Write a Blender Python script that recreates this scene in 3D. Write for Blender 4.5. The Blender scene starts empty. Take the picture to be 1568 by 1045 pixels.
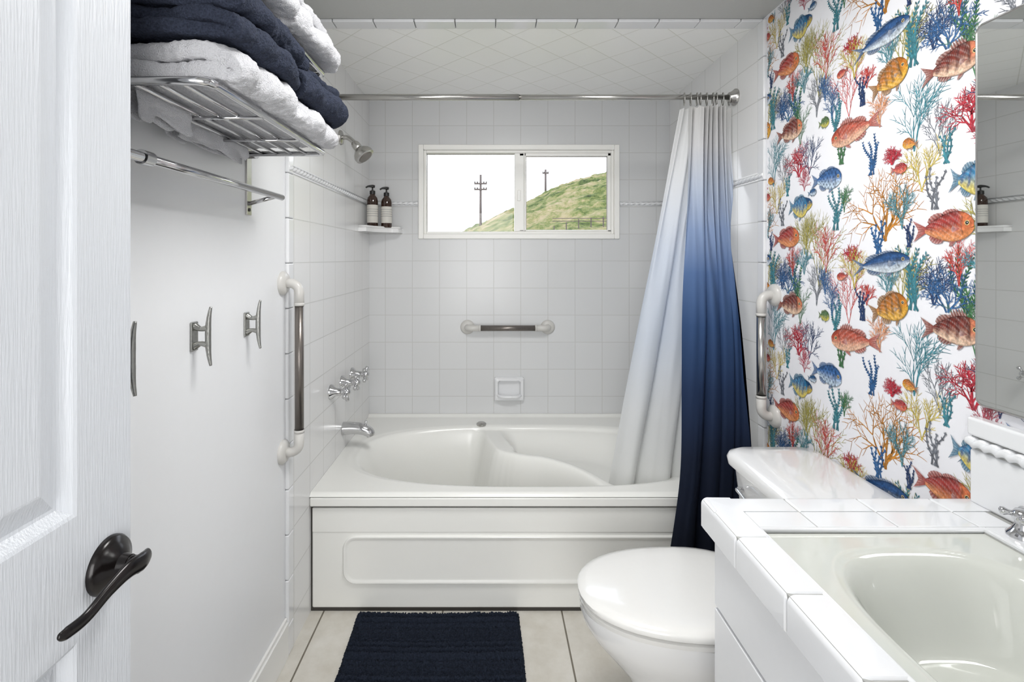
import bpy, bmesh, math, random
from mathutils import Vector, Matrix, noise
random.seed(7)
pi=math.pi
scn=bpy.context.scene
scn.view_settings.view_transform='Standard'
scn.view_settings.look='None'
scn.view_settings.exposure=0.06

# ------------------------------------------------------------------ dims
XL,XR=-0.687,1.02
YB=2.776; YT=1.857
ZC=2.231
TILE=0.1524
YH=-1.3

def lin(r,g,b):
    f=lambda c:(c/255)/12.92 if c/255<=0.04045 else ((c/255+0.055)/1.055)**2.4
    return (f(r),f(g),f(b))

# ------------------------------------------------------------------ materials
def newmat(name):
    m=bpy.data.materials.new(name); m.use_nodes=True
    nt=m.node_tree; b=nt.nodes['Principled BSDF']
    return m,nt,b
def M(name,rgb,rough=.5,metal=0.,bump=0.,bscale=60.,var=.03,coat=0.,sheen=0.,stretch=None,spec=.5,vscale=None):
    m,nt,b=newmat(name)
    tc=nt.nodes.new('ShaderNodeTexCoord')
    mp=nt.nodes.new('ShaderNodeMapping'); nt.links.new(tc.outputs['Object'],mp.inputs[0])
    if stretch: mp.inputs['Scale'].default_value=stretch
    n=nt.nodes.new('ShaderNodeTexNoise'); n.inputs['Scale'].default_value=vscale or bscale; n.inputs['Detail'].default_value=4
    nt.links.new(mp.outputs[0],n.inputs['Vector'])
    mx=nt.nodes.new('ShaderNodeMix'); mx.data_type='RGBA'
    a=[max(0,c*(1-var)) for c in rgb]+[1]; c2=[min(1,c*(1+var)) for c in rgb]+[1]
    mx.inputs[6].default_value=a; mx.inputs[7].default_value=c2
    nt.links.new(n.outputs['Fac'],mx.inputs[0]); nt.links.new(mx.outputs[2],b.inputs['Base Color'])
    b.inputs['Roughness'].default_value=rough; b.inputs['Metallic'].default_value=metal
    b.inputs['Coat Weight'].default_value=coat; b.inputs['Sheen Weight'].default_value=sheen
    b.inputs['Specular IOR Level'].default_value=spec
    if bump>0:
        n2=nt.nodes.new('ShaderNodeTexNoise'); n2.inputs['Scale'].default_value=bscale; n2.inputs['Detail'].default_value=3
        nt.links.new(mp.outputs[0],n2.inputs['Vector'])
        bp=nt.nodes.new('ShaderNodeBump'); bp.inputs['Strength'].default_value=bump; bp.inputs['Distance'].default_value=.004
        nt.links.new(n2.outputs['Fac'],bp.inputs['Height']); nt.links.new(bp.outputs[0],b.inputs['Normal'])
    return m
def tilemat(name,ua,va,u0,v0,size,col,grout,mortar=.0022,rough=.15,rot=0.,var=.015,bump=.3,noisev=0.,nscale=8):
    m,nt,b=newmat(name)
    tc=nt.nodes.new('ShaderNodeTexCoord'); sp=nt.nodes.new('ShaderNodeSeparateXYZ')
    nt.links.new(tc.outputs['Object'],sp.inputs[0])
    cb=nt.nodes.new('ShaderNodeCombineXYZ')
    nt.links.new(sp.outputs[ua],cb.inputs[0]); nt.links.new(sp.outputs[va],cb.inputs[1])
    ad=nt.nodes.new('ShaderNodeVectorMath'); ad.operation='SUBTRACT'
    ad.inputs[1].default_value=(u0-size*40,v0-size*40,0); nt.links.new(cb.outputs[0],ad.inputs[0])
    mp=nt.nodes.new('ShaderNodeMapping'); mp.inputs['Rotation'].default_value=(0,0,rot)
    nt.links.new(ad.outputs[0],mp.inputs[0])
    br=nt.nodes.new('ShaderNodeTexBrick'); br.offset=0; br.squash=1
    br.inputs['Scale'].default_value=1; br.inputs['Brick Width'].default_value=size; br.inputs['Row Height'].default_value=size
    br.inputs['Mortar Size'].default_value=mortar; br.inputs['Mortar Smooth'].default_value=.35
    br.inputs['Color1'].default_value=[*[c*(1-var) for c in col],1]; br.inputs['Color2'].default_value=[*[min(1,c*(1+var)) for c in col],1]
    br.inputs['Mortar'].default_value=[*grout,1]
    nt.links.new(mp.outputs[0],br.inputs['Vector'])
    out=br.outputs['Color']
    if noisev>0:
        n=nt.nodes.new('ShaderNodeTexNoise'); n.inputs['Scale'].default_value=nscale; n.inputs['Detail'].default_value=8
        n.inputs['Roughness'].default_value=.65
        nt.links.new(tc.outputs['Object'],n.inputs['Vector'])
        r=nt.nodes.new('ShaderNodeValToRGB'); r.color_ramp.elements[0].position=.3; r.color_ramp.elements[1].position=.7
        r.color_ramp.elements[0].color=(1-noisev,1-noisev*1.1,1-noisev*1.3,1); r.color_ramp.elements[1].color=(1,1,1,1)
        nt.links.new(n.outputs['Fac'],r.inputs[0])
        mx=nt.nodes.new('ShaderNodeMix'); mx.data_type='RGBA'; mx.blend_type='MULTIPLY'; mx.inputs[0].default_value=1
        nt.links.new(out,mx.inputs[6]); nt.links.new(r.outputs[0],mx.inputs[7]); out=mx.outputs[2]
    nt.links.new(out,b.inputs['Base Color'])
    b.inputs['Roughness'].default_value=rough
    inv=nt.nodes.new('ShaderNodeMath'); inv.operation='SUBTRACT'; inv.inputs[0].default_value=1
    nt.links.new(br.outputs['Fac'],inv.inputs[1])
    bp=nt.nodes.new('ShaderNodeBump'); bp.inputs['Strength'].default_value=bump; bp.inputs['Distance'].default_value=.002
    nt.links.new(inv.outputs[0],bp.inputs['Height']); nt.links.new(bp.outputs[0],b.inputs['Normal'])
    return m

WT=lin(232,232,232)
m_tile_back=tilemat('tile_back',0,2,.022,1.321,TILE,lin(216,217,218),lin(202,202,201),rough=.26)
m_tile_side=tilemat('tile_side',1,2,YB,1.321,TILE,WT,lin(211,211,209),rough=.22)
m_tile_ceil=tilemat('tile_ceiling',0,1,.05,YB,TILE,lin(252,252,250),lin(224,224,217),rot=pi/4,rough=.30,bump=.15)
m_floor=tilemat('floor_tile',0,1,.272,1.50,.45,lin(220,217,210),lin(118,112,100),mortar=.0036,rough=.35,noisev=.20,nscale=9)
m_paint=M('wall_paint',lin(234,235,237),.4,bump=.08,bscale=35,var=.01)
m_ceil=M('ceiling_paint',lin(190,191,189),.8,bump=.1,bscale=90,var=.02)
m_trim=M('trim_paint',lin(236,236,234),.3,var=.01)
m_wp=M('wallpaper_ground',lin(238,238,242),.6,var=.008)
m_porc=M('porcelain',lin(238,238,238),.08,var=.004,coat=.4)
m_tub=M('tub_acrylic',lin(240,240,236),.22,var=.005)
m_sink=M('sink_enamel',lin(206,208,201),.1,var=.01,coat=.3)
m_ctile=M('counter_tile',lin(230,231,233),.12,var=.01,coat=.3)
m_grout=M('grout',lin(170,170,167),.8,var=.05)
m_cab=M('cabinet_paint',lin(234,235,237),.3,var=.01)
m_chrome=M('chrome',(.62,.62,.63),.12,1,var=.02)
m_nickel=M('brushed_nickel',(.50,.49,.47),.25,1,var=.05)
m_plast=M('white_plastic',lin(236,235,232),.14,var=.01,coat=.3)
m_barw=M('bar_white',lin(206,204,200),.3,var=.01)
m_grip=M('grip_metal',(.20,.18,.165),.32,.8,var=.25,stretch=(90,90,1),bscale=6)
m_bronze=M('dark_bronze',(.008,.006,.006),.22,.3,var=.3)
m_black=M('black_plastic',(.012,.012,.012),.3,var=.1)
m_amber=M('amber_glass',(.035,.014,.008),.08,var=.1,coat=.5)
m_label=M('label_paper',lin(215,212,205),.6,var=.03)
m_vinyl=M('window_vinyl',lin(252,251,247),.35,var=.005)
m_wtow=M('towel_white',lin(206,206,210),.95,bump=1.,bscale=420,var=.18,sheen=.1)
m_ntow=M('towel_navy',lin(50,55,69),.95,bump=1.,bscale=300,var=.85,spec=.15)
m_rug=M('rug_navy',lin(32,38,50),.95,bump=1.,bscale=200,var=.8,spec=.15)
m_dark=M('dark_gap',(.05,.045,.04),.8)
m_wood=M('pole_wood',(.07,.055,.05),.9,bump=.3)
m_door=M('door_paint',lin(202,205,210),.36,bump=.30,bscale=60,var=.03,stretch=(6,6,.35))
m_cleat=M('galvanised_metal',(.36,.36,.34),.3,1,bump=.2,bscale=120,var=.2)

m,nt,b=newmat('mirror_glass'); b.inputs['Base Color'].default_value=(.86,.88,.87,1); b.inputs['Metallic'].default_value=1; b.inputs['Roughness'].default_value=.01; m_mirror=m
m,nt,b=newmat('window_glass')
tr=nt.nodes.new('ShaderNodeBsdfTransparent'); gl=nt.nodes.new('ShaderNodeBsdfGlossy'); gl.inputs['Roughness'].default_value=.02
fr=nt.nodes.new('ShaderNodeFresnel'); fr.inputs[0].default_value=1.3
ms=nt.nodes.new('ShaderNodeMixShader'); nt.links.new(fr.outputs[0],ms.inputs[0]); nt.links.new(tr.outputs[0],ms.inputs[1]); nt.links.new(gl.outputs[0],ms.inputs[2])
nt.links.new(ms.outputs[0],nt.nodes['Material Output'].inputs[0]); m_glass=m
# ombre curtain
def curtmat(name,stops,trans):
    m,nt,b=newmat(name)
    tc=nt.nodes.new('ShaderNodeTexCoord'); sp=nt.nodes.new('ShaderNodeSeparateXYZ'); nt.links.new(tc.outputs['Object'],sp.inputs[0])
    mr=nt.nodes.new('ShaderNodeMapRange'); mr.inputs[1].default_value=.2; mr.inputs[2].default_value=2.0
    nt.links.new(sp.outputs[2],mr.inputs[0])
    r=nt.nodes.new('ShaderNodeValToRGB'); r.color_ramp.interpolation='LINEAR'
    els=r.color_ramp.elements
    for i,(z,c) in enumerate(stops):
        p=(z-.2)/1.8
        e=els[i] if i<2 else els.new(p)
        e.position=p; e.color=(*lin(*c),1)
    nt.links.new(mr.outputs[0],r.inputs[0]); nt.links.new(r.outputs[0],b.inputs['Base Color'])
    b.inputs['Roughness'].default_value=.8; b.inputs['Specular IOR Level'].default_value=.2
    tl=nt.nodes.new('ShaderNodeBsdfTranslucent'); nt.links.new(r.outputs[0],tl.inputs[0])
    ms=nt.nodes.new('ShaderNodeMixShader'); ms.inputs[0].default_value=trans
    nt.links.new(b.outputs[0],ms.inputs[1]); nt.links.new(tl.outputs[0],ms.inputs[2]); nt.links.new(ms.outputs[0],nt.nodes['Material Output'].inputs[0])
    w=nt.nodes.new('ShaderNodeTexNoise'); w.inputs['Scale'].default_value=300; nt.links.new(tc.outputs['Object'],w.inputs['Vector'])
    bp=nt.nodes.new('ShaderNodeBump'); bp.inputs['Strength'].default_value=.15; bp.inputs['Distance'].default_value=.002
    nt.links.new(w.outputs['Fac'],bp.inputs['Height']); nt.links.new(bp.outputs[0],b.inputs['Normal'])
    return m
m_curt=curtmat('curtain_ombre',[(.22,(16,20,32)),(1.97,(214,213,211)),(.62,(22,31,50)),(.85,(32,49,80)),(1.08,(50,75,115)),(1.28,(82,107,149)),(1.45,(134,153,186)),(1.62,(184,194,211)),(1.80,(217,217,219))],.12)
m_liner=curtmat('liner_fabric',[(.22,(234,234,230)),(1.97,(238,238,238)),(.7,(230,232,234)),(1.0,(216,223,234)),(1.35,(218,225,237)),(1.7,(238,239,241))],.3)
# vertex colour print
m,nt,b=newmat('wallpaper_print'); at=nt.nodes.new('ShaderNodeAttribute'); at.attribute_name='Col'
nz=nt.nodes.new('ShaderNodeTexNoise'); nz.inputs['Scale'].default_value=170; nz.inputs['Detail'].default_value=4
tc=nt.nodes.new('ShaderNodeTexCoord'); nt.links.new(tc.outputs['Object'],nz.inputs['Vector'])
rr=nt.nodes.new('ShaderNodeMapRange'); rr.inputs[1].default_value=.3; rr.inputs[2].default_value=.7; rr.inputs[3].default_value=.58; rr.inputs[4].default_value=1.15
nt.links.new(nz.outputs['Fac'],rr.inputs[0])
vm=nt.nodes.new('ShaderNodeVectorMath'); vm.operation='SCALE'; nt.links.new(at.outputs['Color'],vm.inputs[0]); nt.links.new(rr.outputs[0],vm.inputs['Scale'])
nt.links.new(vm.outputs[0],b.inputs['Base Color']); b.inputs['Roughness'].default_value=.6; b.inputs['Specular IOR Level'].default_value=.3; m_print=m
# hill
m,nt,b=newmat('hillside_grass'); tc=nt.nodes.new('ShaderNodeTexCoord')
n1=nt.nodes.new('ShaderNodeTexNoise'); n1.inputs['Scale'].default_value=.6; n1.inputs['Detail'].default_value=14; n1.inputs['Roughness'].default_value=.85
nt.links.new(tc.outputs['Object'],n1.inputs['Vector'])
n2=nt.nodes.new('ShaderNodeTexNoise'); n2.inputs['Scale'].default_value=.13; n2.inputs['Detail'].default_value=3
nt.links.new(tc.outputs['Object'],n2.inputs['Vector'])
ad=nt.nodes.new('ShaderNodeMath'); ad.operation='MULTIPLY_ADD'; ad.inputs[1].default_value=.8; nt.links.new(n2.outputs['Fac'],ad.inputs[0])
m2=nt.nodes.new('ShaderNodeMath'); m2.operation='MULTIPLY_ADD'; m2.inputs[1].default_value=2.1; m2.inputs[2].default_value=-.93; nt.links.new(n1.outputs['Fac'],m2.inputs[0])
nt.links.new(m2.outputs[0],ad.inputs[2])
r=nt.nodes.new('ShaderNodeValToRGB'); e=r.color_ramp.elements
e[0].position=.22; e[0].color=(.008,.010,.005,1); e[1].position=.78; e[1].color=(.22,.17,.11,1)
x=e.new(.36); x.color=(.032,.045,.012,1); x=e.new(.48); x.color=(.08,.095,.028,1); x=e.new(.60); x.color=(.15,.13,.06,1)
nt.links.new(ad.outputs[0],r.inputs[0]); nt.links.new(r.outputs[0],b.inputs['Base Color']); b.inputs['Roughness'].default_value=1; b.inputs['Specular IOR Level'].default_value=.1; m_hill=m

# ------------------------------------------------------------------ geometry helpers
def E(name,loc=(0,0,0)):
    o=bpy.data.objects.new(name,None); o.location=loc; o.empty_display_size=.05
    scn.collection.objects.link(o); return o
def setp(o,p):
    if p is not None:
        o.parent=p; o.matrix_parent_inverse=Matrix.Translation(-Vector(p.location))
def mk(name,verts,faces,mat,parent=None,smooth=False,recalc=True):
    me=bpy.data.meshes.new(name); me.from_pydata([tuple(v) for v in verts],[],faces)
    if recalc:
        bm=bmesh.new(); bm.from_mesh(me); bmesh.ops.recalc_face_normals(bm,faces=bm.faces); bm.to_mesh(me); bm.free()
    if smooth:
        for p in me.polygons: p.use_smooth=True
    me.materials.append(mat)
    o=bpy.data.objects.new(name,me); scn.collection.objects.link(o); setp(o,parent); return o
def boxes(name,lst,mat,parent=None,bevel=0,seg=2):
    V=[];F=[]
    for (x0,x1,y0,y1,z0,z1) in lst:
        n=len(V)
        V+=[(x0,y0,z0),(x1,y0,z0),(x1,y1,z0),(x0,y1,z0),(x0,y0,z1),(x1,y0,z1),(x1,y1,z1),(x0,y1,z1)]
        F+=[tuple(n+i for i in f) for f in [(0,3,2,1),(4,5,6,7),(0,1,5,4),(1,2,6,5),(2,3,7,6),(3,0,4,7)]]
    o=mk(name,V,F,mat,parent,recalc=False)
    if bevel>0:
        md=o.modifiers.new('bevel','BEVEL'); md.width=bevel; md.segments=seg; md.limit_method='ANGLE'
        if seg>1:
            for p in o.data.polygons: p.use_smooth=True
            md.harden_normals=True
    return o
def box(name,x0,x1,y0,y1,z0,z1,mat,parent=None,bevel=0,seg=2): return boxes(name,[(x0,x1,y0,y1,z0,z1)],mat,parent,bevel,seg)
def smoothpath(P,k=6):
    P=[Vector(p) for p in P]; out=[]
    for i in range(len(P)-1):
        p0=P[max(i-1,0)];p1=P[i];p2=P[i+1];p3=P[min(i+2,len(P)-1)]
        for j in range(k):
            t=j/k
            out.append(.5*((2*p1)+(p2-p0)*t+(2*p0-5*p1+4*p2-p3)*t*t+(3*p1-p0-3*p2+p3)*t**3))
    out.append(P[-1]); return out
def interp(L,n):
    out=[]
    for i in range(n):
        q=i/(n-1)*(len(L)-1); k=min(int(q),len(L)-2); out.append(L[k]*(1-(q-k))+L[k+1]*(q-k))
    return out
def tubegeo(P,r,seg=16,rf=None,flat=None):
    P=[Vector(p) for p in P]; n=len(P)
    R=[r]*n if not isinstance(r,(list,tuple)) else (r if len(r)==n else interp(list(r),n))
    V=[];F=[]
    t0=(P[1]-P[0]).normalized(); up=Vector((0,0,1)) if abs(t0.z)<.9 else Vector((0,1,0))
    nrm=(up-t0*up.dot(t0)).normalized()
    for i in range(n):
        t=(P[min(i+1,n-1)]-P[max(i-1,0)]).normalized()
        nrm=(nrm-t*nrm.dot(t)).normalized(); bn=t.cross(nrm)
        for j in range(seg):
            a=2*pi*j/seg; rr=R[i]*(rf(i,a) if rf else 1)
            s=flat or (1,1)
            V.append(P[i]+nrm*math.cos(a)*rr*s[0]+bn*math.sin(a)*rr*s[1])
    for i in range(n-1):
        for j in range(seg):
            a=i*seg+j;b2=i*seg+(j+1)%seg
            F.append((a,b2,b2+seg,a+seg))
    F.append(tuple(range(seg-1,-1,-1))); F.append(tuple((n-1)*seg+j for j in range(seg)))
    return V,F
def tube(name,P,r,mat,parent=None,seg=16,rf=None,flat=None):
    V,F=tubegeo(P,r,seg,rf,flat); return mk(name,V,F,mat,parent,True)
def tubes(name,lst,mat,parent=None,seg=12):
    V=[];F=[]
    for P,r in lst:
        v,f=tubegeo(P,r,seg); n=len(V); V+=v; F+=[tuple(i+n for i in q) for q in f]
    o=mk(name,V,F,mat,parent,True); return o
def lathe(name,prof,org,ax,mat,parent=None,seg=32):
    org=Vector(org); ax=Vector(ax).normalized()
    u=ax.orthogonal().normalized(); w=ax.cross(u); V=[];F=[]
    for (r,h) in prof:
        for j in range(seg):
            a=2*pi*j/seg; V.append(org+ax*h+(u*math.cos(a)+w*math.sin(a))*max(r,1e-5))
    for i in range(len(prof)-1):
        for j in range(seg):
            a=i*seg+j;b2=i*seg+(j+1)%seg; F.append((a,b2,b2+seg,a+seg))
    F.append(tuple(range(seg-1,-1,-1))); F.append(tuple((len(prof)-1)*seg+j for j in range(seg)))
    o=mk(name,V,F,mat,parent,True)
    md=o.modifiers.new('es','EDGE_SPLIT'); md.split_angle=math.radians(50)
    return o
def loft(name,rings,mat,parent=None,caps=True,sub=0):
    n=len(rings[0]); V=[p for r in rings for p in r]; F=[]
    for i in range(len(rings)-1):
        for j in range(n):
            a=i*n+j;b2=i*n+(j+1)%n; F.append((a,b2,b2+n,a+n))
    if caps:
        F.append(tuple(range(n-1,-1,-1))); F.append(tuple((len(rings)-1)*n+j for j in range(n)))
    o=mk(name,V,F,mat,parent,True)
    md=o.modifiers.new('es','EDGE_SPLIT'); md.split_angle=math.radians(45)
    return o
def grid(name,nx,ny,fn,mat,parent=None,smooth=True):
    V=[fn(i/nx,j/ny) for j in range(ny+1) for i in range(nx+1)]
    F=[(j*(nx+1)+i,j*(nx+1)+i+1,(j+1)*(nx+1)+i+1,(j+1)*(nx+1)+i) for j in range(ny) for i in range(nx)]
    return mk(name,V,F,mat,parent,smooth,recalc=False)
def ss(a,b,x):
    t=max(0,min(1,(x-a)/(b-a))); return t*t*(3-2*t)
def rope(name,p0,p1,r,mat,parent,pitch=.03):
    p0=Vector(p0);p1=Vector(p1);L=(p1-p0).length;n=max(8,int(L/.003))
    P=[p0.lerp(p1,i/n) for i in range(n+1)]
    return tube(name,P,r,mat,parent,14,rf=lambda i,a:1+.24*math.cos(2*a+2*pi*(i*L/n)/pitch))

# ------------------------------------------------------------------ room shell
wl=box('wall_left',XL-.1,XL,YH,YB+.12,0,ZC,m_paint)
wr=box('wall_right',XR,XR+.1,YH,YB+.12,0,ZC,m_wp)
WX0,WX1,WZ0,WZ1=-.400,.727,1.4455,1.974
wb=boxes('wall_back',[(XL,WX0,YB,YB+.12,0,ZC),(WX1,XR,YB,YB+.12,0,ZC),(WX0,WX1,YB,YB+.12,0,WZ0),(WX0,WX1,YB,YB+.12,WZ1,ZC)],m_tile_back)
wf=boxes('wall_front',[(XL,-.53,-.16,-.07,0,ZC),(.27,XR,-.16,-.07,0,ZC),(-.53,.27,-.16,-.07,2.04,ZC)],m_paint)
wh=box('wall_hall',XL,XR,YH-.1,YH,0,ZC,m_paint)
fl=box('floor',XL-.1,XR+.1,YH-.1,YB+.12,-.1,0,m_floor)
ce=box('ceiling',XL-.1,XR+.1,YH-.1,YB+.12,ZC,ZC+.1,m_ceil)
box('ceiling_tile_panel',XL,XR,1.90,YB,ZC-.008,ZC,m_tile_ceil,ce)
bl=[];x=.022-TILE*5
while x<XR:
    bl.append((max(XL,x)+.001,min(XR,x+TILE)-.001,1.838,1.899,ZC-.012,ZC)); x+=TILE
boxes('ceiling_bullnose',bl,m_ctile,ce,.004)
box('tile_panel',XL,XL+.009,1.70,YB,0,ZC-.008,m_tile_side,wl)
box('tile_panel_right',XR-.009,XR,1.84,YB,0,ZC-.008,m_tile_side,wr)
bl=[];z=1.321-TILE*9
while z<ZC-.01:
    z1=min(z+TILE,ZC-.01); z0=max(z,0)
    if z1>z0: bl.append((z0+.0006,z1-.0006))
    z+=TILE
boxes('bullnose_left',[(XL-.001,XL+.013,1.655,1.70,a,b_) for a,b_ in bl],m_ctile,wl,.005,3)
boxes('bullnose_right',[(XR-.013,XR+.001,1.815,1.86,a,b_) for a,b_ in bl],m_ctile,wr,.005,3)
RZ=1.644
for dz,rr_ in ((0,.0085),(.013,.003),(-.013,.003)):
    f_=rope if dz==0 else (lambda n,a,b,r,m,p:tube(n,[a,b],r,m,p,10))
    f_('rope_border_left',(XL+.010,1.66,RZ+dz),(XL+.010,YB-.005,RZ+dz),rr_,m_ctile,wl)
    f_('rope_border_right',(XR-.010,1.82,RZ+dz),(XR-.010,YB-.005,RZ+dz),rr_,m_ctile,wr)
    f_('rope_border_a',(XL+.01,YB-.002,RZ+dz),(WX0-.004,YB-.002,RZ+dz),rr_,m_ctile,wb)
    f_('rope_border_b',(WX1+.004,YB-.002,RZ+dz),(XR-.01,YB-.002,RZ+dz),rr_,m_ctile,wb)
bb=boxes('baseboard_left',[(XL,XL+.014,-.07,1.655,0,.118),(XL,XL+.009,-.07,1.655,.118,.132)],m_trim,None,.003)
boxes('trim_1',[(-.545,-.53,-.17,-.055,0,2.06),(.27,.285,-.17,-.055,0,2.06),(-.545,.285,-.17,-.055,2.04,2.055)],m_trim,None,.002)

# ------------------------------------------------------------------ window
win=E('window_1',((WX0+WX1)/2,YB,(WZ0+WZ1)/2))
y0,y1=YB-.014,YB+.07
def frame(name,x0,x1,z0,z1,w,ya,yb,bev):
    boxes(name,[(x0,x0+w,ya,yb,z0,z1),(x1-w,x1,ya,yb,z0,z1),(x0+w,x1-w,ya,yb,z0,z0+w),(x0+w,x1-w,ya,yb,z1-w,z1)],m_vinyl,win,bev)
frame('outer_frame',WX0,WX1,WZ0,WZ1,.028,y0,y1,.004)
frame('inner_frame',WX0+.028,WX1-.028,WZ0+.028,WZ1-.028,.014,YB+.008,y1,.003)
xm=.167
a=WX0+.042; c=WX1-.042; zb=WZ0+.042; zt=WZ1-.042
boxes('meeting_stile',[(xm-.027,xm+.027,YB+.012,YB+.06,zb,zt)],m_vinyl,win,.004)
boxes('sliding_sash',[(c-.020,c,YB+.012,YB+.04,zb,zt),(xm+.027,xm+.038,YB+.012,YB+.04,zb,zt),(xm,c,YB+.012,YB+.04,zb,zb+.010),(xm,c,YB+.012,YB+.04,zt-.018,zt)],m_vinyl,win,.003)
box('glass_fixed',a,xm,YB+.043,YB+.046,zb,zt,m_glass,win)
box('glass_sliding',xm,c,YB+.026,YB+.029,zb,zt,m_glass,win)
boxes('gasket',[(a,a+.003,YB+.04,YB+.043,zb,zt),(a,xm-.027,YB+.04,YB+.043,zt-.003,zt),(xm+.038,xm+.041,YB+.023,YB+.026,zb+.01,zt-.018),(c-.023,c-.02,YB+.023,YB+.026,zb+.01,zt-.018),(xm+.038,c-.02,YB+.023,YB+.026,zt-.021,zt-.018)],m_grip,win)
box('latch',xm-.012,xm+.006,YB-.002,YB+.014,1.66,1.72,m_vinyl,win,.003)
# ------------------------------------------------------------------ outside
def ridge(x):
    K=[(-40,0.2),(-15,1.5),(-6,3.3),(-4,4.1),(0,5.9),(3.2,7.3),(7.9,9.5),(11,10.6),(14.4,11.4),(20,12.4),(40,14)]
    for (a,b_),(c,d) in zip(K,K[1:]):
        if x<=c: return b_+(d-b_)*max(0,(x-a))/(c-a)
    return 14
def hillf(u,v):
    x=-35+75*u; y=9+66*v
    h=-.6+(ridge(x*60/max(y,30))+.6)*ss(10,62,y)
    h+=(.34*noise.noise(Vector((x*.5,y*.5,0)))+.26*noise.noise(Vector((x*1.7,y*1.7,3))))*ss(10,40,y)
    return (x,y,h)
hill=grid('hillside',260,200,hillf,m_hill)
grd=box('lawn_ground',-40,45,YB+.5,12,-.9,-.45,m_hill)
def pole(name,x,y,zb,zt,arms):
    o=E(name,(x,y,zb))
    tube('shaft',[(x,y,zb),(x,y,zt)],[.16,.12],m_wood,o,10)
    for i,(dz,w) in enumerate(arms):
        box('crossarm_%d'%i,x-w,x+w,y-.14,y-.03,zt-dz-.08,zt-dz+.08,m_wood,o)
        for k in (-.9,-.5,.5,.9):
            lathe('insulator_%d'%i,[(.03,0),(.07,.02),(.07,.12),(.03,.16)],(x+k*w,y-.08,zt-dz+.07),(0,0,1),m_dark,o,8)
pole('utility_pole',-.93,50,2.0,9.75,[(.9,.65),(1.5,.65)])
pole('utility_pole',7.0,62,7.8,12.45,[(.5,.4)])
fen=E('field_fence',(5,30,2))
for i in range(8):
    xx=3.9+i*.75; zz=hillf((xx+35)/75,(30-9)/66)[2]
    box('post_%d'%i,xx-.03,xx+.03,29.97,30.03,zz-.2,zz+.6,m_wood,fen)
for k in (.38,.55):
    zz=hillf((6+35)/75,(30-9)/66)[2]
    box('rail',3.8,9.2,29.95,29.97,zz+k-.02,zz+k+.02,m_wood,fen)

# ------------------------------------------------------------------ bathtub
tub=E('bathtub',(.17,2.3,0))
RZT=.448
arc=[Vector(p) for p in smoothpath([(-.01,2.68,0),(.04,2.45,0),(.105,2.30,0),(.26,2.235,0),(.40,2.10,0),(.50,1.88,0)],6)]
tx0,tx1,ty0,ty1=XL+.0095,XR-.0095,YT-.004,YB-.001
def tubh(x,y):
    cx,cy,ax,ay=.17,2.265,.775,.345
    r=(abs((x-cx)/ax)**2.7+abs((y-cy)/ay)**2.7)**(1/2.7)
    p=Vector((x,y,0)); best=9;bi=0
    for i in range(len(arc)-1):
        d=arc[i+1]-arc[i]; t=max(0,min(1,(p-arc[i]).dot(d)/d.dot(d))); q=arc[i]+d*t; dd=(p-q).length
        if dd<best: best=dd;bi=i+t; side=(d.x*(p.y-arc[i].y)-d.y*(p.x-arc[i].x))
    u=bi/(len(arc)-1)
    w=.028*(1-ss(.30,.42,u))+.008
    if side>0:
        deep=.10*ss(1.0,.55,r)*ss(w,w+.08,best)+.016*ss(1.0,.95,r)
    else:
        deep=.34*ss(1.0,.72,r)
        k=1-ss(w,w+.09,best)
        deep=deep*(1-k)+min(deep,.016)*k
    z=RZT-deep
    if r>1: z+= .004*ss(1,1.04,r)
    e=min(y-ty0,1); z-=.012*(1-ss(0,.014,e))
    z+=.012*ss(ty1-.035,ty1-.01,y)
    return z
nx,ny=280,170
grid('basin',nx,ny,lambda u,v:(tx0+(tx1-tx0)*u,ty0+(ty1-ty0)*v,tubh(tx0+(tx1-tx0)*u,ty0+(ty1-ty0)*v)),m_tub,tub)
box('front_lip',tx0,tx1,ty0,ty0+.05,.402,.4372,m_tub,tub,.006,3)
box('apron',tx0+.004,tx1,YT+.012,YT+.06,0.012,.394,m_tub,tub,.006,2)
box('painted_shadow_line',tx0,tx1,YT+.014,YT+.05,0,.403,m_dark,tub)  # dark filler paints in the shadow line under the lip
def rrect(x0,x1,z0,z1,r,n=8):
    P=[]
    for cx,cz,a0 in ((x1-r,z0+r,-90),(x1-r,z1-r,0),(x0+r,z1-r,90),(x0+r,z0+r,180)):
        for i in range(n+1):
            a=math.radians(a0+90*i/n); P.append((cx+r*math.cos(a),cz+r*math.sin(a)))
    return P
def emb(x0,x1,z0,z1,r,ys):
    rings=[]
    for ins,y in ys: rings.append([(p[0],y,p[1]) for p in rrect(x0+ins,x1-ins,z0+ins,z1-ins,max(r-ins,.004))])
    return rings
loft('apron_panel',emb(-.555,.99,.105,.288,.05,[(0,YT+.02),(0,YT+.008),(.004,YT+.0035),(.009,YT+.0035),(.014,YT+.007),(.02,YT+.008)]),m_tub,tub)
box('apron_band',tx0+.006,tx1,YT+.009,YT+.02,.300,.392,m_tub,tub,.003,2)
lathe('overflow',[(.0,0),(.036,0),(.036,.006),(.030,.012),(.012,.016),(.0,.018)],(-.572,2.20,.388),(1,-.25,.5),m_chrome,tub)
lathe('air_control',[(.0,0),(.026,0),(.026,.008),(.018,.014),(0,.016)],(-.045,2.625,RZT+.002),(0,0,1),m_nickel,tub)

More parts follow.
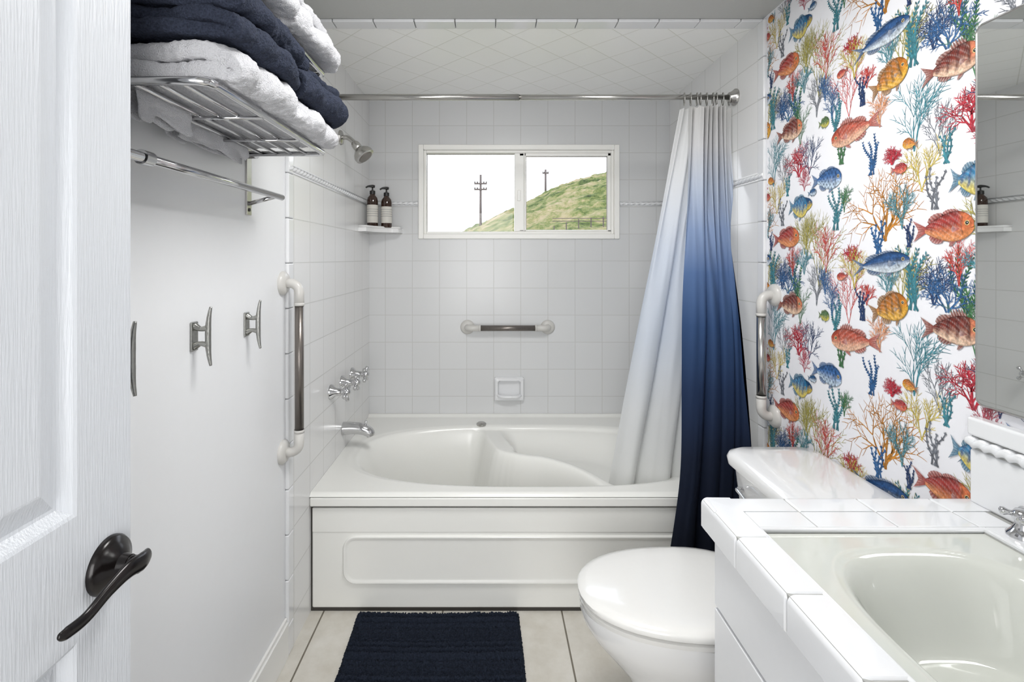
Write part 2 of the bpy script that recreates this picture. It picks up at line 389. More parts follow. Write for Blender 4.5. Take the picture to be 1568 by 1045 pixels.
# ------------------------------------------------------------------ grab bars
def grab(name,a,b_,nrm,off,r,gripmat,inset):
    a=Vector(a);b_=Vector(b_);nrm=Vector(nrm); d=(b_-a).normalized()
    o=E(name,(a+b_)/2)
    for i,(p,s) in enumerate(((a,1),(b_,-1))):
        lathe('flange_%d'%i,[(.0,0),(.040,0),(.040,.006),(.032,.014),(.022,.017),(0,.017)],p,nrm,m_barw,o)
        P=[p+nrm*.005,p+nrm*(off-.03)]
        for k in range(1,7):
            t=k/6*pi/2; P.append(p+nrm*(off-.03+.03*math.sin(t))+d*s*.03*(1-math.cos(t)))
        P.append(p+nrm*off+d*s*(inset+.005))
        tube('elbow_%d'%i,P,r,m_barw,o,20)
        q=p+nrm*off+d*s*inset
        tube('collar_%d'%i,[q-d*.005,q+d*.005],r*1.06,m_barw,o,20)
    tube('grip',[a+nrm*off+d*inset,b_+nrm*off-d*inset],r*.93,gripmat,o,20)
grab('grab_bar',(XL,1.635,1.255),(XL,1.635,.695),(1,0,0),.056,.0155,m_grip,.07)
grab('grab_bar',(XR,1.765,1.206),(XR,1.765,.772),(-1,0,0),.050,.0165,m_nickel,.07)
grab('grab_bar',(-.125,YB,.95),(.325,YB,.95),(0,-1,0),.05,.017,m_grip,.07)

# soap dish
sd=E('soap_dish',(.11,YB,.606))
def sr(x0,x1,z0,z1,y): return [(p[0],y,p[1]) for p in rrect(x0,x1,z0,z1,.012)]
loft('dish_frame',[sr(.026,.191,.540,.672,YB),sr(.026,.191,.540,.672,YB-.022),sr(.032,.185,.546,.666,YB-.030),sr(.044,.173,.560,.654,YB-.030),sr(.052,.165,.568,.646,YB-.003)],m_ctile,sd)
tube('dish_lip',smoothpath([(.046,YB-.026,.572),(.066,YB-.050,.570),(.108,YB-.056,.570),(.151,YB-.050,.570),(.171,YB-.026,.572)]),.008,m_ctile,sd)

# corner shelf + bottles
sh=E('corner_shelf',(-.6,2.68,1.49))
pts=[(XL+.009,YB-.001),(-.49,YB-.001),(-.49,YB-.05),(-.50,YB-.075)]
for i in range(1,8):
    t=i/8*pi/2; pts.append((-.50-.085*math.sin(t)-.05*i/8,YB-.075-.10*(1-math.cos(t))-.045*i/8))
pts+=[(XL+.05,2.545),(XL+.009,2.545)]
loft('shelf_slab',[[(p[0],p[1],z) for p in pts] for z in (1.477,1.502)],m_porc,sh)
tube('shelf_lip',[(p[0],p[1],1.503) for p in pts[2:]],.006,m_porc,sh)
def bottle(x,y,h):
    o=E('pump_bottle',(x,y,1.502)); z=1.502
    lathe('body',[(0,0),(.026,0),(.029,.004),(.029,h-.03),(.026,h-.015),(.014,h),(.013,h+.006),(0,h+.006)],(x,y,z),(0,0,1),m_amber,o)
    lathe('label',[(.0294,.025),(.0296,.026),(.0296,h-.055),(.0294,h-.054)],(x,y,z),(0,0,1),m_label,o)
    for k in range(4):
        lathe('label_print_%d'%k,[(.0297,0),(.0299,.0005),(.0299,.0025),(.0297,.003)],(x,y,z+.06+.012*k),(0,0,1),m_grout,o)
    lathe('collar',[(0,0),(.015,0),(.015,.018),(.008,.022),(0,.022)],(x,y,z+h+.004),(0,0,1),m_black,o)
    tube('pump_stem',[(x,y,z+h+.02),(x,y,z+h+.045)],.004,m_black,o,10)
    tube('pump_nozzle',smoothpath([(x+.012,y,z+h+.046),(x,y,z+h+.048),(x-.02,y-.01,z+h+.046),(x-.032,y-.016,z+h+.038)]),[.007,.008,.005,.004],m_black,o,10)
bottle(-.632,2.66,.175); bottle(-.562,2.685,.168)

# shower head
so=E('shower_head',(-.63,2.28,1.84))
lathe('escutcheon',[(0,0),(.034,0),(.031,.008),(.014,.014),(0,.014)],(XL+.009,2.24,1.885),(1,0,0),m_nickel,so)
tube('arm',smoothpath([(XL+.012,2.24,1.885),(XL+.04,2.24,1.885),(XL+.065,2.24,1.868),(XL+.08,2.24,1.85)]),.0105,m_nickel,so)
hp=Vector((XL+.076,2.24,1.855)); hd=Vector((.62,-.1,-.76)).normalized()
lathe('head',[(0,-.01),(.013,-.01),(.019,.0),(.020,.018),(.016,.026),(.026,.034),(.040,.048),(.046,.062),(.045,.076),(.036,.078),(0,.078)],hp,hd,m_nickel,so)
lathe('spray_face',[(0,.0),(.034,0),(.032,.003),(0,.003)],hp+hd*.078,hd,m_grip,so)
# valves
vo=E('shower_valve_handles',(-.64,2.25,.77))
for i,yy in enumerate((2.10,2.26,2.42)):
    z=.768
    lathe('escutcheon_%d'%i,[(0,0),(.032,0),(.031,.008),(.018,.022),(.013,.05),(.013,.062),(0,.062)],(XL+.009,yy,z),(1,0,0),m_chrome,vo)
    hx=XL+.078
    lathe('hub_%d'%i,[(0,-.012),(.014,-.012),(.017,-.004),(.017,.008),(.010,.016),(0,.018)],(hx,yy,z),(1,0,0),m_chrome,vo)
    for k in range(4):
        t=pi/4*(.4+i*.3)+k*pi/2; d=Vector((0,math.cos(t),math.sin(t))); p=Vector((hx,yy,z))
        tube('spoke_%d_%d'%(i,k),[p+d*.01,p+d*.028,p+d*.034,p+d*.041,p+d*.043],[.006,.006,.009,.0085,.003],m_chrome,vo,12)
sp=E('tub_spout',(-.63,2.28,.535))
tube('spout_body',smoothpath([(XL+.009,2.28,.55),(XL+.05,2.28,.552),(XL+.10,2.28,.548),(XL+.13,2.28,.533),(XL+.138,2.28,.517)]),[.030,.027,.026,.023,.019],m_chrome,sp,20)
tube('diverter',[(XL+.115,2.28,.565),(XL+.115,2.28,.585)],[.004,.006],m_chrome,sp)

# ------------------------------------------------------------------ curtain rod + curtain
rd=E('curtain_rod',(.17,2.03,2.0))
RY,RZ2=2.03,2.0
tube('rod',[(XL+.01,RY,RZ2),(.12,RY,RZ2)],.0125,m_nickel,rd,20)
tube('rod_inner',[(.12,RY,RZ2),(XR-.01,RY,RZ2)],.0105,m_nickel,rd,20)
for s,x in ((1,XL+.009),(-1,XR-.009)):
    lathe('flange_%s'%('l' if s>0 else 'r'),[(0,0),(.034,0),(.034,.006),(.026,.014),(.018,.03),(0,.03)],(x,RY,RZ2),(s,0,0),m_nickel,rd)
cu=E('shower_curtain',(.85,1.95,1.1))
def curtf(u,v):
    xt=.822+.178*u; xb=.655+.285*u
    k=.25*v+.75*v**1.3; z=1.965-1.735*v
    x=xt+(xb-xt)*k
    ye=2.03-.230*ss(0,.84,v)**.9
    w=u+.055*math.sin(u*9.1+1.3)+.03*math.sin(u*17+2.2*v)+.05*v*math.sin(u*4+2.5*v)
    top=math.sin(w*2*pi*8); bot=math.sin(w*2*pi*4.2+.9*v)
    m_=ss(.05,.55,v)
    wave=(1-m_)*top*.8+m_*(bot*.95+.22*math.sin(w*2*pi*9.5+2*v))
    amp=.030-.002*v
    x+=.018*math.cos(w*2*pi*4.2+.9*v)*m_*(1-u**6)+.01*noise.noise(Vector((u*5,v*3,1)))
    lim=XR-.016-.066*ss(1.75,1.36,z)
    x=min(x,lim)
    y=ye+amp*wave+.006*noise.noise(Vector((u*14,v*4,0)))
    y-=.012*ss(.6,.85,v)
    if z<.56 and y>YT-.012: y=YT-.012
    z+=-.010*(.5+.5*math.sin(u*2*pi*8))*(1-v)
    return (x,y,z)
o=grid('curtain_cloth',300,140,curtf,m_curt,cu)
def linf(u,v):
    xt=.795+.17*u; xb=.49+.36*u
    z=1.96-1.72*v; x=xt+(xb-xt)*v
    w=u+.06*math.sin(u*7+.5)+.04*math.sin(u*13+3*v)
    m_=ss(.1,.6,v)
    wave=(1-m_)*math.sin(w*2*pi*6)*.7+m_*math.sin(w*2*pi*3.1+1.2*v)
    y=2.055+.035*v+(.016+.016*v)*wave+.006*noise.noise(Vector((u*12,v*5,4)))
    return (x+.012*math.cos(w*2*pi*3.1+1.2*v)*m_,y,z)
o=grid('curtain_liner',220,100,lambda u,v:linf(u,v*.93),m_liner,cu)
for i in range(9):
    x=.80+.022*i+.004*(i%3)
    P=[(x+.006*math.sin(t*2*pi),RY+.022*math.sin(t*2*pi),RZ2-.008+.026*math.cos(t*2*pi)) for t in [k/16 for k in range(17)]]
    tube('ring_%d'%i,P,.0022,m_nickel,cu,8)

# ------------------------------------------------------------------ left wall rack and towels
rk=E('towel_rack',(-.57,1.08,1.65))
ry0,ry1=.80,1.36; RXo=-.455
tb=[]
for z in (1.626,1.842):
    for x in (-.665,-.625,-.585,-.545,-.505): tb.append(([(x,ry0,z),(x,ry1,z)],.0042))
    pth=[(-.672,ry0,z),(RXo-.02,ry0,z),(RXo-.006,ry0+.006,z),(RXo,ry0+.02,z),(RXo,ry1-.02,z),(RXo-.006,ry1-.006,z),(RXo-.02,ry1,z),(-.672,ry1,z)]
    tb.append((pth,.0075))
    for y in (.99,1.18): tb.append(([(-.67,y,z-.006),(RXo,y,z-.006)],.004))
tubes('shelf_rods',tb,m_chrome,rk,12)
boxes('wall_plates',[(XL,XL+.006,1.385,1.412,1.46,1.90),(XL,XL+.006,.80,.827,1.46,1.90)],m_nickel,rk,.001)
tubes('brackets',[([(XL+.005,1.398,z),(-.66,1.398,z),(-.655,1.36,z)],.006) for z in (1.626,1.842)]+[([(XL+.005,.813,z),(-.66,.813,z)],.006) for z in (1.626,1.842)]+
  [([(XL+.004,1.398,1.492),(-.605,1.398,1.513)],.006),([(XL+.004,.813,1.492),(-.605,.813,1.513)],.006)],m_chrome,rk)
tubes('towel_bar',[([(-.60,.72,1.513),(-.60,1.425,1.513)],.0085)],m_chrome,rk,16)
lathe('bar_joint',[(0,-.012),(.013,-.012),(.013,.012),(0,.012)],(-.60,.86,1.513),(0,1,0),m_chrome,rk,20)
lathe('screw',[(0,0),(.005,0),(.005,.002),(0,.003)],(XL+.006,1.398,1.475),(1,0,0),m_dark,rk,12)

def towel(name,x0,x1,y0,y1,z0,layers,t,mat,seed):
    path=[];n=14
    for L in range(layers):
        z=z0+t*(L+.5)
        fw=(L%2==0)
        for i in range(n+1):
            s=i/n; x=(x0+t/2)+(x1-x0-t)*(s if fw else 1-s)
            path.append((x,z,s if fw else 1-s))
        if L<layers-1:
            for k in range(1,6):
                a=-pi/2+pi*k/6
                sx=1 if fw else -1
                cx=(x1-t/2) if fw else (x0+t/2)
                path.append((cx+sx*math.cos(a)*t*.52,z0+t*(L+1)+math.sin(a)*t/2,1 if fw else 0))
    ny=30
    def fn(u,v):
        i=round(u*(len(path)-1)); x,z,s=path[i]
        y=y0+(y1-y0)*v
        nn=noise.noise(Vector((x*9,y*9+seed*5,z*14)))
        n2=noise.noise(Vector((y*14+seed*3,z*30,seed)))
        n3=noise.noise(Vector((y*32+seed*3,z*45,x*20)))
        ed=min(v,1-v)
        x2=x+s*(.022*n2+.006*n3-.012*(1-ss(0,.12,ed)))
        y2=y+.012*noise.noise(Vector((x*12,z*50,seed)))*(1-ss(0,.3,ed))*2
        z2=z+(.008*nn+.004*n3)*min(1,(z-z0)/t*1.2)-(z-z0)*.10*(1-ss(0,.15,ed))
        z2-= .010*s**3*ss(-.46,-.41,x)
        return (x2,y2,z2)
    o=grid(name,len(path)-1,ny,fn,mat,None)
    md=o.modifiers.new('sol','SOLIDIFY'); md.thickness=t*.90; md.offset=0
    md=o.modifiers.new('sub','SUBSURF'); md.levels=1; md.render_levels=2
    tx=bpy.data.textures.get('terry') or bpy.data.textures.new('terry','CLOUDS'); tx.noise_scale=.012
    md=o.modifiers.new('dis','DISPLACE'); md.texture=tx; md.strength=.007; md.texture_coords='GLOBAL'
    return o
S1=1.637
towel('folded_towel',-.672,-.415,.815,1.055,S1,2,.033,m_wtow,1)
towel('folded_towel',-.672,-.405,.80,1.065,S1+.067,4,.0275,m_ntow,2)
towel('folded_towel',-.672,-.418,1.065,1.345,S1,2,.031,m_wtow,3)
towel('folded_towel',-.672,-.400,1.075,1.36,S1+.063,3,.034,m_ntow,4)
S2=1.853
towel('folded_towel',-.672,-.42,.81,1.06,S2,3,.034,m_wtow,5)
towel('folded_towel',-.672,-.415,1.07,1.36,S2,3,.032,m_wtow,6)
def drape(y0,y1,xx,dz,seed):
    def fn(u,v):
        y=y0+(y1-y0)*u; s=(v-.5)*2
        n_=noise.noise(Vector((y*16,s*2,seed)))
        if abs(s)<.15: z=1.6325; x=xx+s*.06
        else: z=1.6325-(abs(s)-.15)/.85*dz*(1+.5*n_); x=xx+.009*(1 if s>0 else -1)+.012*n_*abs(s)
        return (x,y+.02*n_*abs(s),z)
    o=grid('hanging_washcloth',30,24,fn,m_wtow)
    md=o.modifiers.new('sol','SOLIDIFY'); md.thickness=.004; md.offset=0
    md=o.modifiers.new('sub','SUBSURF'); md.levels=1; md.render_levels=1
drape(.83,.985,-.605,.05,3); drape(1.0,1.30,-.645,.045,9)

# cleats
def cleat(y,z):
    o=E('cleat_hook',(XL,y,z))
    box('base_plate',XL,XL+.005,y-.013,y+.013,z-.034,z+.034,m_cleat,o,.002)
    for i,dz in enumerate((-.018,.018)):
        tube('post_%d'%i,smoothpath([(XL+.003,y,z+dz*1.3),(XL+.018,y,z+dz*.95),(XL+.033,y,z+dz*1.1)]),[.0095,.0055,.007],m_cleat,o,12)
    tube('horn',smoothpath([(XL+.041,y,z-.068),(XL+.037,y,z-.045),(XL+.035,y,z-.018),(XL+.035,y,z+.018),(XL+.037,y,z+.045),(XL+.041,y,z+.068)]),[.003,.005,.0065,.0065,.005,.003],m_cleat,o,14)
cleat(1.143,1.157); cleat(1.39,1.152); cleat(.899,1.155)

# ------------------------------------------------------------------ door
dr=E('door_1',(-.52,.31,0))
DX=-.505; DB=-.540; dy0,dy1=-.066,.694
stile=.09
py=[(dy0+stile+.01,.265),(.363,dy1-stile)]
pz=[(.22,.868),(1.023,1.92)]
L=[(DB,DX,dy0,py[0][0],.01,2.03),(DB,DX,py[0][1],py[1][0],.01,2.03),(DB,DX,py[1][1],dy1,.01,2.03)]
for a,b_ in py:
    L+=[(DB,DX,a,b_,.01,pz[0][0]),(DB,DX,a,b_,pz[0][1],pz[1][0]),(DB,DX,a,b_,pz[1][1],2.03)]
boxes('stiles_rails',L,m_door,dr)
V=[];F=[]
for a,b_ in py:
    for c,d in pz:
        for side in (0,1):
            S=DX if side==0 else DB; sg=-1 if side==0 else 1
            n=len(V)
            rings=[(0,0),(.004,.002),(.010,.0095),(.014,.0135),(.018,.014),(.022,.0125),(.044,.004),(.047,.0035)]
            for ins,dep in rings:
                V+=[(S+sg*dep,a+ins,c+ins),(S+sg*dep,b_-ins,c+ins),(S+sg*dep,b_-ins,d-ins),(S+sg*dep,a+ins,d-ins)]
            for i in range(len(rings)-1):
                for j in range(4):
                    F.append((n+i*4+j,n+i*4+(j+1)%4,n+i*4+4+(j+1)%4,n+i*4+4+j))
            k=n+(len(rings)-1)*4; F.append((k,k+1,k+2,k+3))
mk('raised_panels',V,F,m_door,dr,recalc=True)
hy,hz=.652,.934
lathe('rosette',[(0,0),(.036,0),(.036,.004),(.033,.009),(.026,.012),(.022,.016),(.014,.020),(.012,.03),(0,.03)],(DX,hy,hz),(1,0,0),m_bronze,dr,40)
tube('lever_neck',[(DX+.015,hy,hz),(DX+.043,hy,hz)],[.011,.011],m_bronze,dr)
tube('lever',smoothpath([(DX+.043,hy+.015,hz+.004),(DX+.046,hy,hz+.004),(DX+.046,hy-.025,hz+.008),(DX+.044,hy-.055,hz+.002),(DX+.042,hy-.085,hz-.008),(DX+.042,hy-.112,hz-.006),(DX+.042,hy-.122,hz-.002)]),[.009,.012,.011,.0085,.0075,.007,.003],m_bronze,dr,16,flat=(1,.55))
box('latch_plate',DB+.006,DX-.006,dy1-.001,dy1+.001,hz-.028,hz+.028,m_bronze,dr)
for i,z in enumerate((.25,1.02,1.8)):
    tube('hinge_%d'%i,[(DX+.006,dy0-.002,z-.045),(DX+.006,dy0-.002,z+.045)],.006,m_bronze,dr)

# ------------------------------------------------------------------ rug
def rugf(u,v):
    x=-.494+.604*u; y=.95+.895*v
    e=min(u*.604,(1-u)*.604,v*.895,(1-v)*.895)
    rib=.5+.5*math.sin(y*2*pi/.023)
    band=.15+.85*ss(.35,.6,.5+.5*math.sin(y*2*pi/.15+.8))
    z=.008+.015*rib*band+.009*random.random()+.003*noise.noise(Vector((x*60,y*60,0)))
    z*=ss(-.004,.014,e)
    return (x+.003*random.random()+.003*math.sin(y*9),y+.003*random.random()+.004*math.sin(x*7),z+.0005)
grid('bath_rug',200,300,rugf,m_rug)

# ------------------------------------------------------------------ toilet
to=E('toilet',(.6,1.35,0)); TY=1.35
def egg(x0,x1,w,z,n=48,p=2.25,back=.72):
    R=[];cx=x0+(x1-x0)*.58
    for i in range(n):
        a=2*pi*i/n; c,s=math.cos(a),math.sin(a)
        ex=(abs(c)**(2/p))*(1 if c>0 else -1); ey=(abs(s)**(2/p))*(1 if s>0 else -1)
        ax=(x1-cx) if ex>0 else (cx-x0)
        wy=w*(1-(.0 if ex<0 else (1-back)*abs(ex)**3))
        R.append((cx+ax*ex,TY+wy*ey,z))
    return R
def L3(z,x0,x1,w,p=2.25,back=.8): return egg(x0,x1,w,z,48,p,back)
loft('bowl',[L3(0,.40,.90,.118,2.8,.95),L3(.012,.395,.905,.122,2.8,.95),L3(.03,.405,.90,.112,2.6,.95),L3(.10,.415,.90,.100,2.4,.95),L3(.17,.395,.91,.104),L3(.22,.365,.92,.118),L3(.27,.32,.93,.142),L3(.32,.278,.94,.165),L3(.355,.256,.95,.176),L3(.385,.247,.96,.181),L3(.396,.248,.96,.180),L3(.400,.262,.955,.168)],m_porc,to)
loft('seat',[L3(.402,.262,.80,.170),L3(.404,.246,.80,.183),L3(.416,.244,.80,.185),L3(.420,.254,.80,.176)],m_plast,to)
loft('lid',[L3(.4225,.258,.80,.172),L3(.425,.243,.80,.186),L3(.435,.242,.80,.187),L3(.442,.248,.795,.182),L3(.447,.268,.78,.165),L3(.450,.31,.75,.13),L3(.451,.40,.66,.07)],m_plast,to)
for i,s in enumerate((-1,1)):
    box('hinge_%d'%i,.785,.82,TY+s*.075-.02,TY+s*.075+.02,.402,.446,m_plast,to,.006,3)
def rr3(x0,x1,y0,y1,z,r): return [(p[0],p[1],z) for p in rrect(x0,x1,y0,y1,r)]
loft('tank',[rr3(.81,1.005,1.165,1.535,.39,.04),rr3(.795,1.008,1.155,1.545,.41,.045),rr3(.775,1.01,1.145,1.555,.54,.045),rr3(.758,1.01,1.138,1.562,.695,.045)],m_porc,to)
loft('tank_lid',[rr3(.755,1.01,1.135,1.565,.692,.045),rr3(.742,1.013,1.124,1.576,.698,.05),rr3(.738,1.014,1.121,1.579,.719,.052),rr3(.744,1.013,1.126,1.574,.732,.05),rr3(.762,1.01,1.14,1.56,.741,.045),rr3(.80,.99,1.19,1.51,.747,.04)],m_porc,to)
tube('flush_lever',smoothpath([(.766,1.49,.64),(.747,1.49,.64),(.743,1.46,.638),(.743,1.42,.632)]),[.008,.007,.006,.007],m_chrome,to)
for i,s in enumerate((-1,1)):
    lathe('bolt_cap_%d'%i,[(0,0),(.012,0),(.011,.012),(.006,.018),(0,.019)],(.62,TY+s*.106,.03),(0,0,1),m_porc,to)

# ------------------------------------------------------------------ vanity
va=E('vanity',(.74,.56,0))
vy0,vy1=.06,1.035; CX=.468; CT=.833
box('cabinet_body',CX+.012,XR-.001,vy0,vy1-.012,.09,.68,m_cab,va)
box('cabinet_rail',CX+.012,CX+.03,vy0,vy1-.012,.68,.778,m_cab,va)
box('cabinet_end',CX+.03,XR-.001,vy1-.03,vy1-.012,.68,.778,m_cab,va)
box('toe_kick',CX+.06,XR-.001,vy0,vy1-.03,0,.09,m_cab,va)
L=[];
for a,b_ in ((.065,.385),(.391,1.02)):
    L.append((CX-.004,CX+.012,a,b_,.625,.770)); L.append((CX-.004,CX+.012,a,b_,.10,.617))
boxes('cabinet_fronts',L,m_cab,va,.002)
sx0,sx1,sy0,sy1=.508,.925,.385,.925
boxes('counter_bed',[(.450,sx0,vy0,1.041,.776,.830),(sx0,XR-.001,sy1,1.041,.776,.830),(sx1,XR-.001,vy0,sy1,.776,.829),(sx0,sx1,vy0,sy0,.776,.829)],m_grout,va)
def vcap(name,segs,axis):
    w=.060;h=.063;R=.013
    pr_=[(w,-h+.02),(w,0-.0005)]
    for k in range(0,9):
        t=pi/2*k/8; pr_.append((R-R*math.sin(t),-R+R*math.cos(t)))
    pr_+=[(0,-h+.004),(.003,-h),(.02,-h)]
    V=[];F=[];n=len(pr_)
    for (s0,s1,base) in segs:
        b0=len(V)
        e=.003
        for s,ins in ((s0,.0028),(s0+e,0),(s1-e,0),(s1,.0028)):
            for a,z in pr_:
                aa=a+ (ins if a<w*.8 else 0); zz=CT+z-(ins if z>-h*.5 else 0)
                V.append((base+aa,s,zz) if axis=='y' else (s,base-aa,zz))
        for i in range(3):
            for j in range(n):
                p=b0+i*n+j; q=b0+i*n+(j+1)%n; F.append((p,q,q+n,p+n))
        F.append(tuple(b0+j for j in range(n))); F.append(tuple(b0+3*n+j for j in reversed(range(n))))
    o=mk(name,V,F,m_ctile,va,True)
    md=o.modifiers.new('es','EDGE_SPLIT'); md.split_angle=math.radians(35)
g=.0012
segs=[];y=1.05-TILE*7
while y<1.0:
    a=max(y,vy0);b_=min(y+TILE,1.046)
    if b_>a+.01: segs.append((a+g,b_-g,.446))
    y+=TILE
vcap('edge_tiles_side',segs,'y')
xs=[.447,.618,.77,.922,XR-.002]
vcap('edge_tiles_end',[(a+g,b_-g,1.0465) for a,b_ in zip([.4475]+xs[1:],xs[1:])],'x')
tl=[]
xs=[.507,.618,.77,.922,XR-.002]
for a,b_ in zip(xs,xs[1:]):
    tl.append((a+g,min(b_,XR-.03)-g,.930,.9855,.80,CT-.001))
y=.93
while y>vy0:
    a=max(vy0,y-TILE); tl.append((.930,XR-.03,a+g,y-g,.80,CT-.001)); y-=TILE
y=sy0
while y>vy0:
    a=max(vy0,y-TILE)
    if y-a>.02:
        for c,d in zip(xs[:-1],xs[1:-1]): tl.append((c+g,d-g,a+g,y-g,.80,CT-.001))
    y-=TILE
boxes('field_tiles',tl,m_ctile,va,.002,3)
def sinkf(u,v):
    x=sx0-.004+(sx1+.006-sx0+.004)*u; y=sy0-.004+(sy1+.008-sy0)*v
    cx,cy,ax,ay=.722,.640,.178,.232
    r=(abs((x-cx)/ax)**2.9+abs((y-cy)/ay)**2.9)**(1/2.9)
    e=min(x-(sx0-.004),(sx1+.006)-x,y-(sy0-.004),(sy1+.004)-y)
    z=CT-.016+.006*ss(0,.006,e)
    z-=.003*ss(1.04,.99,r)
    z-=.145*(ss(1.0,.60,r)*.82+.18*ss(.75,0,r))
    return (x,y,z)
grid('sink_basin',140,170,sinkf,m_sink,va)
tube('sink_edge_trim',[(sx0-.001,sy0,CT-.006),(sx0-.001,sy1+.002,CT-.006),(sx1+.004,sy1+.002,CT-.006),(sx1+.004,sy0,CT-.006),(sx0-.001,sy0,CT-.006)],.0055,m_ctile,va,12)
lathe('drain',[(0,0),(.022,0),(.021,.003),(.012,.002),(0,.001)],(.722,.64,CT-.013-.003-.145),(0,0,1),m_chrome,va)
for i,yy in enumerate((.895,.545)):
    lathe('handle_base_%d'%i,[(0,0),(.024,0),(.024,.005),(.017,.012),(.012,.022),(.012,.03),(0,.03)],(.968,yy,CT-.001),(0,0,1),m_chrome,va)
    lathe('handle_hub_%d'%i,[(0,0),(.015,0),(.017,.006),(.016,.012),(.012,.018),(0,.02)],(.968,yy,CT+.029),(0,0,1),m_chrome,va)
    for k in range(4):
        t=pi/4+k*pi/2; d=Vector((math.cos(t),math.sin(t),0)); p=Vector((.968,yy,CT+.038))
        tube('handle_arm_%d_%d'%(i,k),[p+d*.008,p+d*.020,p+d*.025,p+d*.030,p+d*.032],[.005,.005,.0075,.007,.003],m_chrome,va,12)
lathe('spout_base',[(0,0),(.026,0),(.026,.005),(.018,.014),(.015,.05),(0,.05)],(.968,.72,CT-.001),(0,0,1),m_chrome,va)
tube('spout',smoothpath([(.968,.72,CT+.04),(.96,.72,CT+.075),(.92,.72,CT+.095),(.87,.72,CT+.088),(.85,.72,CT+.065)]),[.014,.013,.012,.012,.012],m_chrome,va)
# backsplash
tl=[];y=1.030
while y>vy0:
    a=max(vy0,y-TILE); tl.append((XR-.022,XR-.001,a+g,y-g,CT-.002,.944)); tl.append((XR-.028,XR-.001,a+g,y-g,.972,1.010)); y-=TILE
boxes('backsplash_tiles',tl,m_ctile,va,.006,3)
box('backsplash_bed',XR-.018,XR-.001,vy0,1.026,CT-.004,1.00,m_grout,va)
rope('backsplash_rope',(XR-.021,vy0,.958),(XR-.021,1.028,.958),.0105,m_ctile,va,.024)

# ------------------------------------------------------------------ mirror
mi=E('wall_mirror',(XR,.62,1.43))
def mr(ins,x,r): return [(x,p[0],p[1]) for p in rrect(.16+ins,1.025-ins,1.033+ins,1.82-ins,r)]
loft('mirror_frame',[mr(0,XR-.003,.018),mr(0,XR-.012,.018),mr(.004,XR-.016,.015),mr(.007,XR-.014,.012)],m_nickel,mi)
loft('mirror_glass',[mr(.0065,XR-.0141,.012),mr(.0065,XR-.0143,.012)],m_mirror,mi)

# ------------------------------------------------------------------ wallpaper print
PV=[];PF=[];PC=[]
def emit(pts,cols,faces):
    n=len(PV); PV.extend(pts); PC.extend(cols); PF.extend([tuple(i+n for i in f) for f in faces])
def jit(c,a=.12):
    k=1+random.uniform(-a,a); return tuple(max(0,min(1,q*k)) for q in c)
def mixc(a,b,t): return tuple(a[i]*(1-t)+b[i]*t for i in range(3))
motif=[]
bcount=[0]
def branch(V,C,F,x,y,a,L,w,depth,col,spread,curl):
    n=6; px,py=x,y; ang=a; bcount[0]+=1; lz=(bcount[0]%7)
    base=len(V); c=jit(col,.28)
    kids=[]
    for i in range(n+1):
        t=i/n; ww=w*(1-.35*t)
        nx_,ny_=-math.sin(ang),math.cos(ang)
        V.append((px+nx_*ww,py+ny_*ww,lz)); V.append((px-nx_*ww,py-ny_*ww,lz)); C.append(c);C.append(tuple(min(1,q*1.25+.02) for q in c))
        if i<n:
            F.append((base+2*i,base+2*i+1,base+2*i+3,base+2*i+2))
            if i in (2,4) and depth>0: kids.append((px,py,ang,ww))
        ang+=random.uniform(-curl,curl)
        px+=math.cos(ang)*L/n; py+=math.sin(ang)*L/n
    b0=len(V); V.append((px+math.cos(ang)*w*.4,py+math.sin(ang)*w*.4,lz)); C.append(c); F.append((base+2*n,base+2*n+1,b0))
    if depth>0:
        kids.append((px,py,ang,w*.6)); kids.append((px,py,ang,w*.6))
        s=random.choice((-1,1))
        for k in kids:
            s=-s
            branch(V,C,F,k[0],k[1],k[2]+s*spread*random.uniform(.6,1.2),L*random.uniform(.55,.78),max(k[3]*.75,.00095),depth-1,col,spread,curl)
